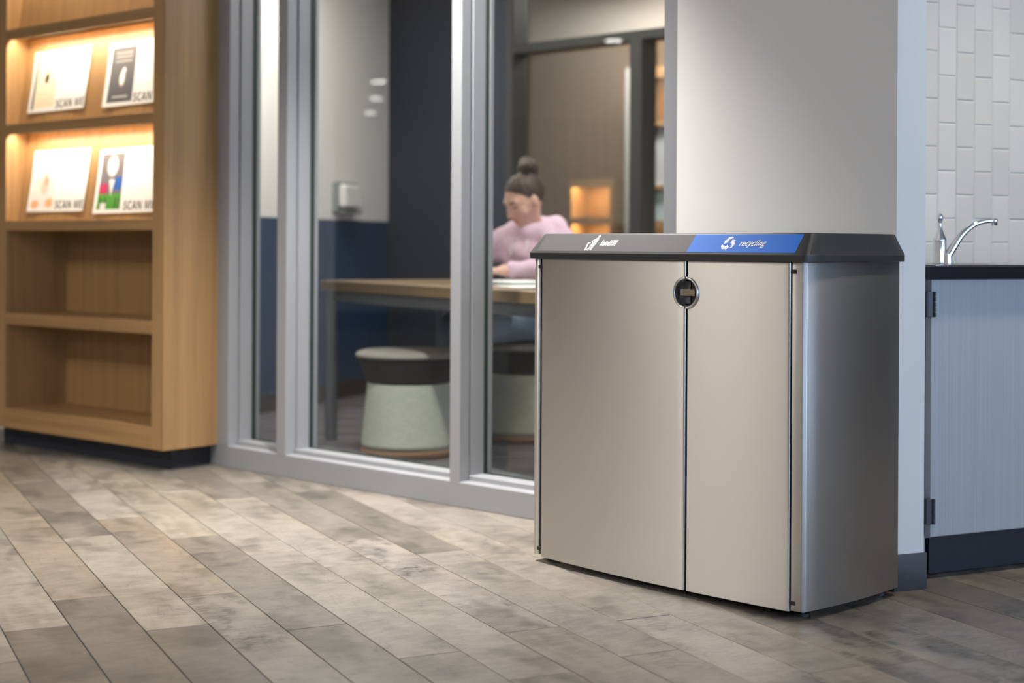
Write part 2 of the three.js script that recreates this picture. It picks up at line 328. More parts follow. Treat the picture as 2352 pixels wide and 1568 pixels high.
// ------------------------------------------------------------------ the study room behind the glass
{
  const f = structure('floor_study', 'dark striped carpet of the study room');
  part('carpet', uvm(upright([inGL(-2.6, -0.1), inGL(2.3, -0.1), inGL(2.6, -2.8), inGL(-2.6, -2.8)].map(([x, z]) => [x, -z]), -0.02, 0.006)), M.carpet, f);
  const c = structure('ceiling_study', 'white ceiling of the study room', GL.at, GL.turn);
  part('ceiling_panel', box(5.4, 0.08, 2.7, -0.05, 2.66, -1.47), M.ceiling, c);
  const wl = structure('wall_study_left', 'study room wall painted white above a navy band', SWL.at, SWL.turn);
  const a = -2.60, b = 0.0, mid = 1.0665;
  part('upper_paint', box(b - a, CEIL - mid, 0.1, (a + b) / 2, (CEIL + mid) / 2, -0.05), M.white, wl);
  part('lower_paint', box(b - a, mid, 0.1, (a + b) / 2, mid / 2, -0.05), M.navyPaint, wl);
  const bl = structure('baseboard_study', 'dark brown baseboard along the navy wall', SWL.at, SWL.turn);
  part('base_strip', span(a, b, 0, 0.105, 0, 0.008, 0.002), M.rubberBrown, bl);
  const wb = structure('wall_study_back', 'dark charcoal wall at the back of the study room', SWB.at, SWB.turn);
  part('wall_panel', [span(-0.6, 1.05, 0, CEIL, -0.12, 0), span(1.05, 3.2, 0, 0.12, -0.12, 0)], M.charcoalWall, wb);
  wallRun('wall_study_right', 'wall of the study room beyond the partition', inGL(2.31, -2.85), inGL(2.31, -0.14), 0, CEIL, 0.08, M.white).rotation.y += 0;
  // back glazing with a header and transom
  const w2 = structure('window_2', 'dark framed inner window with a header bar and transom pane', SWB.at, SWB.turn);
  part('header', span(1.05, 3.2, 2.036, 2.088, -0.11, 0.02, 0.003), M.darkFrame, w2);
  part('jamb', span(1.03, 1.085, 0.1, CEIL, -0.11, 0.02, 0.003), M.darkFrame, w2);
  part('mullion', span(1.946, 2.03, 0.1, 2.04, -0.11, 0.02, 0.003), M.darkFrame, w2);
  part('pane', span(1.085, 1.946, 0.12, 2.036, -0.06, -0.054), M.glass, w2);
  part('pane', span(2.03, 3.2, 0.12, 2.036, -0.06, -0.054), M.glass, w2);
  part('pane', span(1.085, 3.2, 2.088, CEIL, -0.06, -0.054), M.glass, w2);
}
{ // the corridor beyond
  const wf = structure('wall_far', 'brown wood panelled corridor wall with a beige band above', SWB.at, SWB.turn);
  part('upper_paint', span(-3, 3.6, 2.33, CEIL, -1.92, -1.8), M.beige, wf);
  part('backing', span(-3, 3.6, 0, 2.33, -1.92, -1.815), M.oakDark, wf);
  for (let i = 0; i < 7; i++) part('panel', uvm(span(-1.704 + i * 0.563, -1.144 + i * 0.563, 0, 2.33, -1.815, -1.8, 0.002), false, i * 0.21, i * 0.3), M.oakDark, wf);
  const f = structure('floor_corridor', 'floor of the corridor beyond the study room', SWB.at, SWB.turn);
  part('floor_panel', box(7, 0.04, 1.9, 0.3, -0.02, -0.95), M.oakDark, f);
  for (const [n, x] of [['wall_corridor_left', -3.05], ['wall_corridor_right', 3.5]]) { const e = structure(n, 'end wall closing the corridor', SWB.at, SWB.turn); part('wall_panel', box(0.1, CEIL, 1.9, x, CEIL / 2, -0.95), M.beige, e); }
}

// ------------------------------------------------------------------ the steel bin
const bow = (x) => 0.024 * (1 - (x / 0.479) ** 2), HW = 0.479, DEPTH = 0.425;
const font = await new FontLoader().loadAsync('fonts/droid/droid_sans_bold.typeface.json');
{
  const bin = thing('recycling_bin', 'brushed steel two-door waste bin with a black lid and blue recycling label', 'bin', BIN.at, BIN.turn);
  const y0 = 0.021, y1 = 0.882, sb = (z) => 0.014 * (1 - ((z + DEPTH / 2) / (DEPTH / 2)) ** 2);
  // body: a shell with rounded front corners and bowed sides, recessed behind the doors
  const half = [];
  half.push([0.4425, -0.035], [0.4425, bow(0.4425) - 0.0015], [0.444, bow(0.444)]);
  for (let i = 0; i <= 8; i++) { const a = Math.PI / 2 - i / 8 * Math.PI / 2, r = 0.015; half.push([HW - r + r * Math.cos(a), -0.0135 + r * Math.sin(a)]); }
  for (let i = 1; i <= 20; i++) { const z = -0.0135 - (DEPTH - 0.0235) * i / 20; half.push([HW + sb(z) * 0.9, z]); }
  half.push([HW - 0.008, -DEPTH]);
  const left = half.slice(3).reverse().map(([x, z]) => [-x, z]);           // the post at the other end stands clear of its door and has a rounded inner edge
  for (let i = 0; i <= 6; i++) { const a = Math.PI / 2 * (1 - i / 6), r = 0.006; left.push([-0.4575 + r * Math.cos(a), -0.0045 + r * Math.sin(a)]); }
  left.push([-0.4515, -0.035]);
  const outline = [...half, ...left];
  const body = part('body', uvm(upright(outline, y0, y1, 0.0015, 0.45), true), M.steel, bin);
  // doors, notched for the pull
  const door = (a, b) => {
    const p = [], n = 24, t = 0.022, c = 0.0022, q = 0.005;
    p.push([a, bow(a) - t], [a, bow(a) - c]);
    for (let i = 0; i <= n; i++) { const x = a + c + (b - a - c - q) * i / n; p.push([x, bow(x)]); }
    for (let i = 1; i <= 6; i++) { const w = Math.PI / 2 * (1 - i / 6); p.push([b - q + q * Math.cos(w), bow(b - q) - q + q * Math.sin(w)]); }
    p.push([b, bow(b) - t]);
    return upright(p, y0 - 0.004, y1 - 0.003, 0.0012, 0.3);
  };
  const RX = 0.119, RY = 0.796, ev = new Evaluator(); ev.attributes = ['position', 'normal', 'uv']; ev.useGroups = false;
  const cutter = new Brush(new THREE.CylinderGeometry(0.037, 0.037, 0.2, 56).rotateX(Math.PI / 2).translate(RX, RY, 0)); cutter.updateMatrixWorld();
  const doors = [[-0.4405, 0.1155], [0.1225, 0.4365]].map(([a, b]) => {
    const k = new Brush(door(a, b)); k.updateMatrixWorld();
    const g = ev.evaluate(k, cutter, SUBTRACTION).geometry; g.clearGroups();
    return part('door', uvm(g, true), M.steel, bin);
  });
  // rounded bright metal trim down the opening edge of each door, broken at the pull
  const trim = (x, a, b, d) => part('edge_trim', cyl(0.0042, 0.0042, b - a, x, (a + b) / 2, bow(x) - 0.0038, 20), M.alu, doors[d]);
  trim(0.1125, y0 - 0.002, RY - 0.041, 0); trim(0.1125, RY + 0.041, y1 - 0.005, 0); trim(0.4335, y0 - 0.002, y1 - 0.005, 1);
  // ring pull, half on each door, with the latch in the round recess
  const arc = (a0, a1) => { const g = new THREE.TorusGeometry(0.0388, 0.0036, 12, 40, a1 - a0).rotateZ(a0); return g.rotateY(0.025).translate(RX, RY, bow(RX) + 0.0015); };
  part('ring_pull', arc(Math.PI / 2 + 0.05, Math.PI * 1.5 - 0.05), M.alu, doors[0]);
  part('ring_pull', arc(-Math.PI / 2 + 0.05, Math.PI / 2 - 0.05), M.alu, doors[1]);
  part('pull_cup', [new THREE.CylinderGeometry(0.0372, 0.0372, 0.016, 48, 1, true).rotateX(Math.PI / 2).translate(RX, RY, bow(RX) - 0.0165), new THREE.CircleGeometry(0.0372, 48).translate(RX, RY, bow(RX) - 0.024)], mat([0.05, 0.052, 0.06], 0.4, { metalness: 0.5, side: THREE.DoubleSide }), bin);
  part('latch_plate', span(RX - 0.036, RX - 0.002, RY - 0.030, RY + 0.030, bow(RX) - 0.024, bow(RX) - 0.020, 0.001), mat([0.16, 0.17, 0.185], 0.45, { metalness: 0.8 }), bin);
  part('latch_bar', span(RX - 0.026, RX + 0.023, RY - 0.009, RY + 0.009, bow(RX) - 0.020, bow(RX) - 0.007, 0.0015), M.bronze, bin);
  for (const sx of [-1, 1]) for (const y of [0.856, 0.040]) {
    part('hinge_block', span(sx * 0.4485 - 0.007, sx * 0.4485 + 0.007, y - 0.005, y + 0.005, -0.003, bow(0.452) + 0.0012, 0.0008), M.black, bin);
  }
  for (const [x, z] of [[-0.44, -0.05], [0.44, -0.05], [-0.44, -0.385], [0.44, -0.385]]) {
    const foot = part('levelling_foot', cyl(0.018, 0.02, 0.007, x, 0.0035, z), M.black, bin);
    part('bolt', cyl(0.005, 0.005, 0.02, x, 0.014, z, 14), M.alu, foot);
  }
  // lid: skirt, hipped slopes, flat top
  const loop = (hw, zf, zb, k, r) => {
    const P = [], fz = (x) => zf + 0.024 * k * (1 - (x / hw) ** 2);
    for (let i = 0; i <= 24; i++) { const x = -hw + r + (2 * hw - 2 * r) * i / 24; P.push([x, fz(x)]); }
    for (let i = 1; i < 6; i++) { const a = Math.PI / 2 * (1 - i / 6); P.push([hw - r + r * Math.cos(a), zf - r + r * Math.sin(a)]); }
    const sd = (z) => hw + 0.012 * (1 - ((z - (zf + zb) / 2) / ((zf - zb) / 2)) ** 2);
    for (let i = 0; i <= 12; i++) { const z = zf - r + (zb + r - zf + r) * i / 12; P.push([sd(z) , z]); }
    for (let i = 1; i < 6; i++) { const a = -Math.PI / 2 * i / 6; P.push([hw - r + r * Math.cos(a), zb + r + r * Math.sin(a)]); }
    for (let i = 0; i <= 12; i++) { const x = hw - r - (2 * hw - 2 * r) * i / 12; P.push([x, zb]); }
    for (let i = 1; i < 6; i++) { const a = -Math.PI / 2 - Math.PI / 2 * i / 6; P.push([-hw + r + r * Math.cos(a), zb + r + r * Math.sin(a)]); }
    for (let i = 0; i <= 12; i++) { const z = zb + r + (zf - r - zb - r) * i / 12; P.push([-sd(z), z]); }
    for (let i = 1; i < 6; i++) { const a = Math.PI - Math.PI / 2 * i / 6; P.push([-hw + r + r * Math.cos(a), zf - r + r * Math.sin(a)]); }
    return P;
  };
  const zb = -DEPTH - 0.008, rings = [
    [loop(HW - 0.02, -0.012, zb + 0.02, 1, 0.012), 0.888], [loop(HW + 0.009, 0.009, zb, 1, 0.012), 0.8795], [loop(HW + 0.0115, 0.0115, zb, 1, 0.012), 0.881],
    [loop(HW + 0.012, 0.012, zb, 1, 0.012), 0.8965], [loop(HW + 0.0105, 0.0105, zb, 1, 0.012), 0.8992],
    [loop(HW - 0.0065, -0.0315, zb + 0.02, 0.9, 0.012), 0.9505], [loop(HW - 0.009, -0.0345, zb + 0.024, 0.9, 0.012), 0.952],
  ];
  const N = rings[0][0].length, V = [], I = [];
  rings.forEach(([P, y]) => P.forEach(([x, z]) => V.push(x, y, z)));
  for (let k = 0; k < rings.length - 1; k++) for (let i = 0; i < N; i++) { const n = (i + 1) % N, a = k * N + i, b = k * N + n, c = a + N, d = b + N; I.push(a, b, d, a, d, c); }
  const addCap = (k, up) => { const c = V.length / 3; V.push(0, rings[k][1], -DEPTH / 2); for (let i = 0; i < N; i++) { const n = (i + 1) % N; up ? I.push(k * N + i, k * N + n, c) : I.push(k * N + n, k * N + i, c); } };
  addCap(rings.length - 1, true); addCap(0, false);
  const lg = new THREE.BufferGeometry(); lg.setAttribute('position', new THREE.Float32BufferAttribute(V, 3)); lg.setIndex(I);
  const lidG = toCreasedNormals(lg, 0.35); lidG.setAttribute('uv', new THREE.Float32BufferAttribute(new Float32Array(lidG.attributes.position.count * 2), 2));
  const lid = part('lid', lidG, M.lid, bin);
  // the front slope as a surface: s along the bin, t up the slope
  const LEN = 0.0665, slope = (x, t, lift) => {
    const h0 = HW + 0.0105, h1 = HW - 0.0065, z0 = 0.0105 + 0.024 * (1 - (x / h0) ** 2), z1 = -0.0315 + 0.024 * 0.9 * (1 - (x / h1) ** 2);
    return [x, 0.8992 + (0.9505 - 0.8992) * t + lift * 0.63, z0 + (z1 - z0) * t + lift * 0.77];
  };
  const film = (x0, x1, t0, t1, lift) => {
    const n = 40, P = [], Q = [], U = [];
    for (let i = 0; i <= n; i++) for (const [t, l] of [[t0, 0], [t0, lift], [t1, lift], [t1, 0]]) { P.push(...slope(x0 + (x1 - x0) * i / n, t, l)); U.push(i / n, t); }
    for (let i = 0; i < n; i++) for (let k = 0; k < 3; k++) { const a = i * 4 + k, b = a + 1, c = a + 4, d = a + 5; Q.push(a, c, d, a, d, b); }
    const g = new THREE.BufferGeometry(); g.setAttribute('position', new THREE.Float32BufferAttribute(P, 3)); g.setAttribute('uv', new THREE.Float32BufferAttribute(U, 2)); g.setIndex(Q);
    return toCreasedNormals(g, 0.3);
  };
  const dark = part('dark_label', film(-0.452, 0.1255, 0.05, 0.95, 0.0005), M.film, lid), blue = part('blue_label', film(0.1255, 0.456, 0.05, 0.95, 0.0005), M.blueFilm, lid);
  blue.userData.label = 'bright blue label with white recycling arrows and lettering';
  const onSlope = (shapes, x, t, k, lift = 0.0009) => {                 // flat shapes in metres laid on the slope
    const g = new THREE.ShapeGeometry(shapes, 14), p = g.attributes.position;
    for (let i = 0; i < p.count; i++) { const q = slope(x + p.getX(i) * k[0] + p.getY(i) * k[2], t + p.getY(i) * k[1] / LEN, lift); p.setXYZ(i, ...q); }
    g.computeVertexNormals(); return g;
  };
  const words = (text, x, t, width, height) => {
    const sh = font.generateShapes(text, 1); const bb = new THREE.Box3().setFromBufferAttribute(new THREE.ShapeGeometry(sh).attributes.position);
    const cap = new THREE.Box3().setFromBufferAttribute(new THREE.ShapeGeometry(font.generateShapes('l', 1)).attributes.position).max.y, kx = width / (bb.max.x - bb.min.x), ky = height / cap;
    return mergeGeometries([-0.0003, 0, 0.0003].map((o, i) => onSlope(sh, x - bb.min.x * kx + o, t, [kx, ky, ky * 0.20], 0.0009 + i * 0.00004)));
  };
  part('lettering', words('landfill', -0.2010, 0.36, 0.0585, 0.0195), M.print, dark);
  part('lettering', words('recycling', 0.2815, 0.37, 0.0755, 0.0195), M.print, blue);
  const poly = (pts) => new THREE.Shape(pts.map(([x, y]) => new THREE.Vector2(x, y)));
  const disc = (x, y, r) => { const s = new THREE.Shape(); s.absarc(x, y, r, 0, Math.PI * 2); return s; };
  // a figure dropping litter in a basket, about 0.045 by 0.055
  const basket = poly([[0, 0], [0.0145, 0], [0.0185, 0.028], [0.0150, 0.028], [0.0120, 0.0045], [0.0040, 0.0045], [0.0010, 0.024], [0.0075, 0.0255], [0.0085, 0.028], [-0.0035, 0.028]]);
  const figure = poly([[0.0195, 0], [0.0265, 0], [0.0275, 0.019], [0.0300, 0.019], [0.0325, 0.038], [0.0310, 0.0445], [0.0245, 0.0455], [0.0115, 0.0355], [0.0075, 0.0345], [0.0080, 0.0315], [0.0130, 0.0320], [0.0205, 0.0370], [0.0200, 0.0200]]);
  part('litter_figure', onSlope([basket, figure, disc(0.0285, 0.0505, 0.0042), disc(0.0135, 0.0295, 0.0018)], -0.2505, 0.10, [1, 1, 0]), M.print, dark);
  // three chasing arrows
  const arrows = [];
  for (let i = 0; i < 3; i++) {
    const turn = (pts, d) => pts.map(([x, y]) => { const a = (i * 120 + d) * D2R, k = 0.0262; return [k * (x * Math.cos(a) - y * Math.sin(a)), k * (x * Math.sin(a) + y * Math.cos(a))]; });
    arrows.push(poly(turn([[-0.566, -0.62], [-0.12, -0.62], [-0.12, -0.80], [0.24, -0.46], [-0.12, -0.12], [-0.12, -0.28], [-0.60, -0.28], [-0.73, -0.34]], 8)));
    arrows.push(poly(turn([[0.33, -0.62], [0.566, -0.62], [0.75, -0.30], [0.66, -0.26], [0.33, -0.28], [0.42, -0.45]], -112)));
  }
  part('recycling_arrows', onSlope(arrows, 0.2465, 0.49, [0.95, 1.08, 0]), M.print, blue);
}

// ------------------------------------------------------------------ the oak bookcase with slanted display shelves
const shelfLights = [];
{
  const bk = thing('bookcase', 'oak bookcase with lit slanted display shelves above two empty open shelves', 'bookcase', BK.at, BK.turn);
  const B0 = 0.0866, TOP = 2.42, L = -1.30, D = -0.315;
  part('toe_kick', [span(L, -0.043, 0, B0 + 0.004, D + 0.02, -0.078)], M.rubberNavy, bk);
  part('side_panel', uvm(span(-0.022, 0, B0, TOP, D, 0, 0.0015)), M.oak, bk);
  part('side_panel', uvm(span(L, L + 0.022, B0, TOP, D, 0, 0.0015), false, 0.3), M.oak, bk);
  part('stile', uvm(span(-0.0775, -0.0222, B0, TOP, -0.022, -0.0005, 0.0012), false, 0.1), M.oak, bk);
  part('stile', uvm(span(L + 0.0222, -1.165, B0, TOP, -0.022, -0.0005, 0.0012), false, 0.4), M.oak, bk);
  part('divider', uvm(span(-1.185, -1.1652, B0, TOP, D, -0.022), false, 0.7), M.oak, bk);
  part('divider', uvm(span(-0.078, -0.0600, B0, TOP, D, -0.022), false, 0.9), M.oak, bk);
  part('back_panel', uvm(span(L, 0, B0, TOP, D - 0.012, D), false, 0.2, 0.5), M.oak, bk);
  const shelf = (t, b) => {
    part('fascia', uvm(span(-1.165, -0.0775, b, t, -0.022, -0.0005, 0.0012), true, t * 3.1, t), M.oak, bk);
    part('shelf', uvm(span(-1.165, -0.078, t - 0.024, t, D, -0.0222), true, t * 2.3, t * 1.7), M.oak, bk);
  };
  shelf(0.175, B0); shelf(0.604, 0.552); shelf(1.017, 0.972); shelf(1.450, 1.404); shelf(1.878, 1.829); shelf(2.31, 2.262);
  for (const [yb, yt] of [[1.017, 1.414], [1.450, 1.842], [1.878, 2.274]]) {
    const g = box(1.087, Math.hypot(yt - yb, 0.14 * (yt - yb)), 0.012, 0, 0, 0);
    g.rotateX(-Math.atan(0.14)); g.translate(-0.6215, (yb + yt) / 2, -0.0665 - 0.07 * (yt - yb));
    part('display_board', uvm(g, false, yb * 2, yb), M.oak, bk);
    const strip = part('light_strip', span(-1.15, -0.09, yt + 0.004, yt + 0.0115, -0.040, -0.026), glow([1.0, 0.85, 0.64], 3), bk);
    const l = new THREE.RectAreaLight(lin(1.0, 0.84, 0.64), 205, 1.05, 0.012);
    l.position.set(-0.62, yt + 0.003, -0.030); l.rotation.x = -Math.PI / 2 - 0.32; l.castShadow = true; bk.add(l);
  }
}
// flyers lying on the display boards
{
  const flyer = (cx, yBot, board, tilt, label, paint, scan) => {
    const W = 0.436, H = 0.279, S = 1024, cv = document.createElement('canvas'); cv.width = S; cv.height = Math.round(S * H / W);
    const c = cv.getContext('2d'), h = cv.height; c.fillStyle = '#f4f3ef'; c.fillRect(0, 0, S, h);
    paint(c, S, h);
    c.fillStyle = '#2a2a2a'; c.textAlign = 'center'; c.font = 'bold 122px sans-serif'; c.fillText('SCAN ME', S * 0.735, h * 0.955);
    const t = new THREE.CanvasTexture(cv); t.colorSpace = THREE.SRGBColorSpace;
    const front = new THREE.PlaneGeometry(W, H, 12, 8), curl = (g) => { const p = g.attributes.position; for (let i = 0; i < p.count; i++) { const x = p.getX(i) / W * 2, y = p.getY(i) / H * 2; p.setZ(i, p.getZ(i) + 0.004 * Math.max(0, -y) * (0.3 + x * x) + 0.0012 * x * x); } g.computeVertexNormals(); return g; };
    curl(front).translate(0, H / 2, 0.0006);
    const back = new THREE.BoxGeometry(W, H, 0.0004, 12, 8, 1); curl(back).translate(0, H / 2, 0);
    const g = thing('flyer', label, 'flyer', BK.at, BK.turn, 0, 'flyers on the lit display shelves');
    const [yb] = board, y = yBot, z = -0.0605 - 0.14 * (y - yb) + 0.0012;
    for (const [n, geo, m] of [['sheet', back, M.paper], ['printed_face', front, mat([0.92, 0.92, 0.92], 0.65, { map: t })]]) {
      const k = part(n, geo, m, g); k.position.set(cx, y, z); k.rotation.set(-Math.atan(0.14), 0, tilt);
    }
  };
  const soft = (c, x, y, rx, ry, col) => { const g = c.createRadialGradient(0, 0, 0, 0, 0, 1); g.addColorStop(0, col); g.addColorStop(0.65, col); g.addColorStop(1, col.replace(/[\d.]+\)$/, '0)')); c.save(); c.translate(x, y); c.scale(rx, ry); c.fillStyle = g; c.fillRect(-1, -1, 2, 2); c.restore(); };
  flyer(-0.8725, 1.502, [1.450], 0.006, 'flyer with a cream picture panel and a dark edge strip', (c, S, h) => {
    c.fillStyle = '#efe2c4'; c.fillRect(S * 0.05, h * 0.09, S * 0.40, h * 0.84); c.fillStyle = '#26262a'; c.fillRect(S * 0.05, h * 0.07, S * 0.034, h * 0.88);
    c.fillStyle = '#2b241c'; c.beginPath(); c.ellipse(S * 0.27, h * 0.45, S * 0.035, h * 0.085, 0.2, 0, 7); c.fill(); c.fillRect(S * 0.262, h * 0.24, S * 0.010, h * 0.18);
    c.strokeStyle = '#cdbb98'; c.lineWidth = 5; for (const y of [0.64, 0.70, 0.80, 0.86]) { c.beginPath(); c.moveTo(S * 0.14, h * y); c.lineTo(S * 0.40, h * y); c.stroke(); }
  });
  flyer(-0.300, 1.497, [1.450], 0.008, 'flyer with a dark grey picture panel and a pale shape', (c, S, h) => {
    c.fillStyle = '#5b5b60'; c.fillRect(S * 0.06, h * 0.08, S * 0.40, h * 0.86); soft(c, S * 0.265, h * 0.57, S * 0.05, h * 0.15, 'rgba(238,236,232,1)'); soft(c, S * 0.285, h * 0.45, S * 0.035, h * 0.06, 'rgba(238,236,232,1)');
    c.fillStyle = '#a8403c'; c.fillRect(S * 0.24, h * 0.68, S * 0.05, h * 0.02); c.fillStyle = '#9a9a9c'; for (const y of [0.16, 0.22, 0.29]) c.fillRect(S * 0.13, h * y, S * 0.26, h * 0.025); c.fillStyle = '#b9b9ba'; c.fillRect(S * 0.14, h * 0.84, S * 0.24, h * 0.03);
  });
  flyer(-0.873, 1.057, [1.017], -0.002, 'flyer with a pale pink and peach picture panel', (c, S, h) => {
    c.fillStyle = '#f6e7df'; c.fillRect(S * 0.05, h * 0.07, S * 0.40, h * 0.86); soft(c, S * 0.26, h * 0.55, S * 0.09, h * 0.2, 'rgba(232,196,178,1)'); soft(c, S * 0.28, h * 0.5, S * 0.03, h * 0.09, 'rgba(190,140,125,1)');
    soft(c, S * 0.12, h * 0.88, S * 0.08, h * 0.08, 'rgba(242,176,128,1)'); soft(c, S * 0.37, h * 0.86, S * 0.08, h * 0.09, 'rgba(242,176,128,1)'); c.fillStyle = '#efc9bd'; c.fillRect(S * 0.13, h * 0.16, S * 0.24, h * 0.03);
  });
  flyer(-0.360, 1.046, [1.017], 0.010, 'flyer with a bright magenta, blue and green picture panel', (c, S, h) => {
    c.fillStyle = '#6e6a70'; c.fillRect(S * 0.05, h * 0.07, S * 0.37, h * 0.87); soft(c, S * 0.235, h * 0.27, S * 0.10, h * 0.19, 'rgba(240,236,232,1)');
    c.fillStyle = '#b8285e'; c.fillRect(S * 0.05, h * 0.54, S * 0.14, h * 0.16); c.fillStyle = '#1f5fae'; c.fillRect(S * 0.28, h * 0.44, S * 0.14, h * 0.2); c.fillStyle = '#4d9a35'; c.fillRect(S * 0.05, h * 0.70, S * 0.37, h * 0.24);
    c.fillStyle = '#2b2b2d'; for (const x of [0.09, 0.16, 0.33, 0.39]) c.fillRect(S * x, h * 0.76, S * 0.02, h * 0.18); c.fillStyle = '#e9e6e3'; c.beginPath(); c.moveTo(S * 0.2, h * 0.48); c.lineTo(S * 0.29, h * 0.48); c.lineTo(S * 0.25, h * 0.74); c.fill(); c.fillRect(S * 0.10, h * 0.84, S * 0.09, h * 0.1);
  });
}

// ------------------------------------------------------------------ kitchenette: cabinet, counter, sink, faucet
{
  const c = thing('sink_cabinet', 'pale grey laminate base cabinet beneath the black counter', 'cabinet', CAB.at, CAB.turn);
  part('carcass', [span(-0.128, 0.95, 0.112, 0.8315, -0.44, 0.033, 0.001)], M.cabBody, c);
  part('toe_kick', span(-0.005, 0.95, 0.002, 0.114, -0.03, 0.0, 0.001), M.rubberNavy, c);
  part('end_panel', span(-0.128, -0.014, 0.004, 0.112, -0.43, -0.006), M.cabBody, c);
  const door = (a, b) => part('door', uvm(span(a, b, 0.120, 0.829, 0.036, 0.060, 0.0012), false, a), M.laminate, c);
  const d1 = door(-0.053, 0.44); door(0.444, 0.937);
  for (const y of [0.761, 0.190]) {
    const h = part('hinge', [span(-0.068, -0.0625, y - 0.035, y + 0.035, 0.028, 0.062, 0.0015), span(-0.066, -0.040, y - 0.035, y + 0.035, 0.0602, 0.0625, 0.0008)], M.hinge, d1);
    for (let i = 0; i < 5; i++) part('knuckle', cyl(0.0042, 0.0042, 0.0128, -0.0445, y - 0.028 + i * 0.014, 0.0645, 12), M.hinge, h);
  }
  // counter with a cut-out for the sink
  const ct = thing('countertop', 'black counter slab with a square front edge', 'countertop', CAB.at, CAB.turn);
  const s = new THREE.Shape([[-0.128, -0.083], [1.2, -0.083], [1.2, 0.438], [-0.128, 0.438]].map(([x, y]) => new THREE.Vector2(x, y)));
  const hole = new THREE.Path([[0.04, 0.02], [0.04, 0.20], [0.40, 0.20], [0.40, 0.02]].map(([x, y]) => new THREE.Vector2(x, y))); s.holes.push(hole);
  part('slab', new THREE.ExtrudeGeometry(s, { depth: 0.029, bevelEnabled: true, bevelSize: 0.0025, bevelThickness: 0.0025, bevelOffset: -0.0025, bevelSegments: 3 }).rotateX(-Math.PI / 2).translate(0, 0.8345, 0), M.counter, ct);
  part('support_panel', span(0.955, 1.19, 0, 0.832, -0.43, 0.03), M.cabBody, ct);
  const sk = thing('sink', 'stainless steel drop-in sink rim set in the counter', 'sink', CAB.at, CAB.turn);
  const rim = new THREE.Shape([[0.005, -0.01], [0.435, -0.01], [0.435, 0.335], [0.005, 0.335]].map(([x, y]) => new THREE.Vector2(x, y)));
  rim.holes.push(new THREE.Path([[0.045, 0.025], [0.045, 0.195], [0.395, 0.195], [0.395, 0.025]].map(([x, y]) => new THREE.Vector2(x, y))));
  part('rim', new THREE.ExtrudeGeometry(rim, { depth: 0.001, bevelEnabled: true, bevelSize: 0.003, bevelThickness: 0.0012, bevelOffset: -0.003, bevelSegments: 3 }).rotateX(-Math.PI / 2).translate(0, 0.8677, 0), M.chrome, sk);
  part('bowl', [span(0.044, 0.396, 0.834, 0.835, -0.196, -0.024), span(0.044, 0.0455, 0.835, 0.867, -0.196, -0.024), span(0.3945, 0.396, 0.835, 0.867, -0.196, -0.024), span(0.0455, 0.3945, 0.835, 0.867, -0.0255, -0.024), span(0.0455, 0.3945, 0.835, 0.867, -0.196, -0.1945)], M.chrome, sk);
  const f = thing('faucet', 'chrome single-lever faucet with a curved spout over the sink', 'faucet', inCAB(0.272, -0.275), CAB.turn, 0.8702);
  part('body', lathe([[0.0, 0], [0.0225, 0], [0.0225, 0.0025], [0.0205, 0.004], [0.0205, 0.034], [0.0199, 0.0348], [0.0205, 0.0356], [0.0205, 0.066], [0.0218, 0.068], [0.0218, 0.0715], [0.0205, 0.073]]), M.chrome, f);
  part('lever', lathe([[0.0205, 0.073], [0.0175, 0.080], [0.0120, 0.092], [0.0080, 0.103], [0.0062, 0.114], [0.0058, 0.122], [0.0072, 0.128], [0.0098, 0.136], [0.0098, 0.143], [0.0076, 0.149], [0.004, 0.1525], [0, 0.1535]]), M.chrome, f);
  const sp = part('spout', [cyl(0.0125, 0.0132, 0.028, 0.013, 0.014, 0.022, 28), tube([[0.010, 0.018, 0.022], [0.030, 0.050, 0.026], [0.058, 0.088, 0.032], [0.094, 0.116, 0.040], [0.128, 0.1275, 0.047], [0.158, 0.131, 0.053]], [0.0115, 0.0125, 0.0112, 0.0090, 0.0072, 0.0066], 20, 60)], M.chrome, f);
  part('aerator', lathe([[0, -0.0125], [0.0088, -0.0125], [0.0088, -0.002], [0.0100, -0.001], [0.0100, 0.006], [0.006, 0.0095], [0, 0.0105]], 28).translate(0.166, 0.1295, 0.055), M.chrome, sp);
}

{ // a tall cupboard along the window wall, outside the frame: the steel side of the bin mirrors it
  const c = thing('tall_cupboard', 'tall dark brown storage cupboard standing by the window wall', 'cupboard', [5.36, 6.1], -90);
  const m = mat([0.055, 0.04, 0.032], 0.5);
  part('carcass', span(0, 2.7, 0.08, 2.3, 0.0, 0.42, 0.003), m, c); part('plinth', span(0.02, 2.68, 0, 0.08, 0.02, 0.38), M.black, c);
  for (let i = 0; i < 4; i++) { const d = part('door', span(0.005 + i * 0.675, 0.67 + i * 0.675, 0.09, 2.29, 0.42, 0.44, 0.002), m, c); part('handle', rbox(0.012, 0.2, 0.02, i % 2 ? 0.05 + i * 0.675 : 0.62 + i * 0.675, 1.1, 0.452, 0.004), M.alu, d); }
}

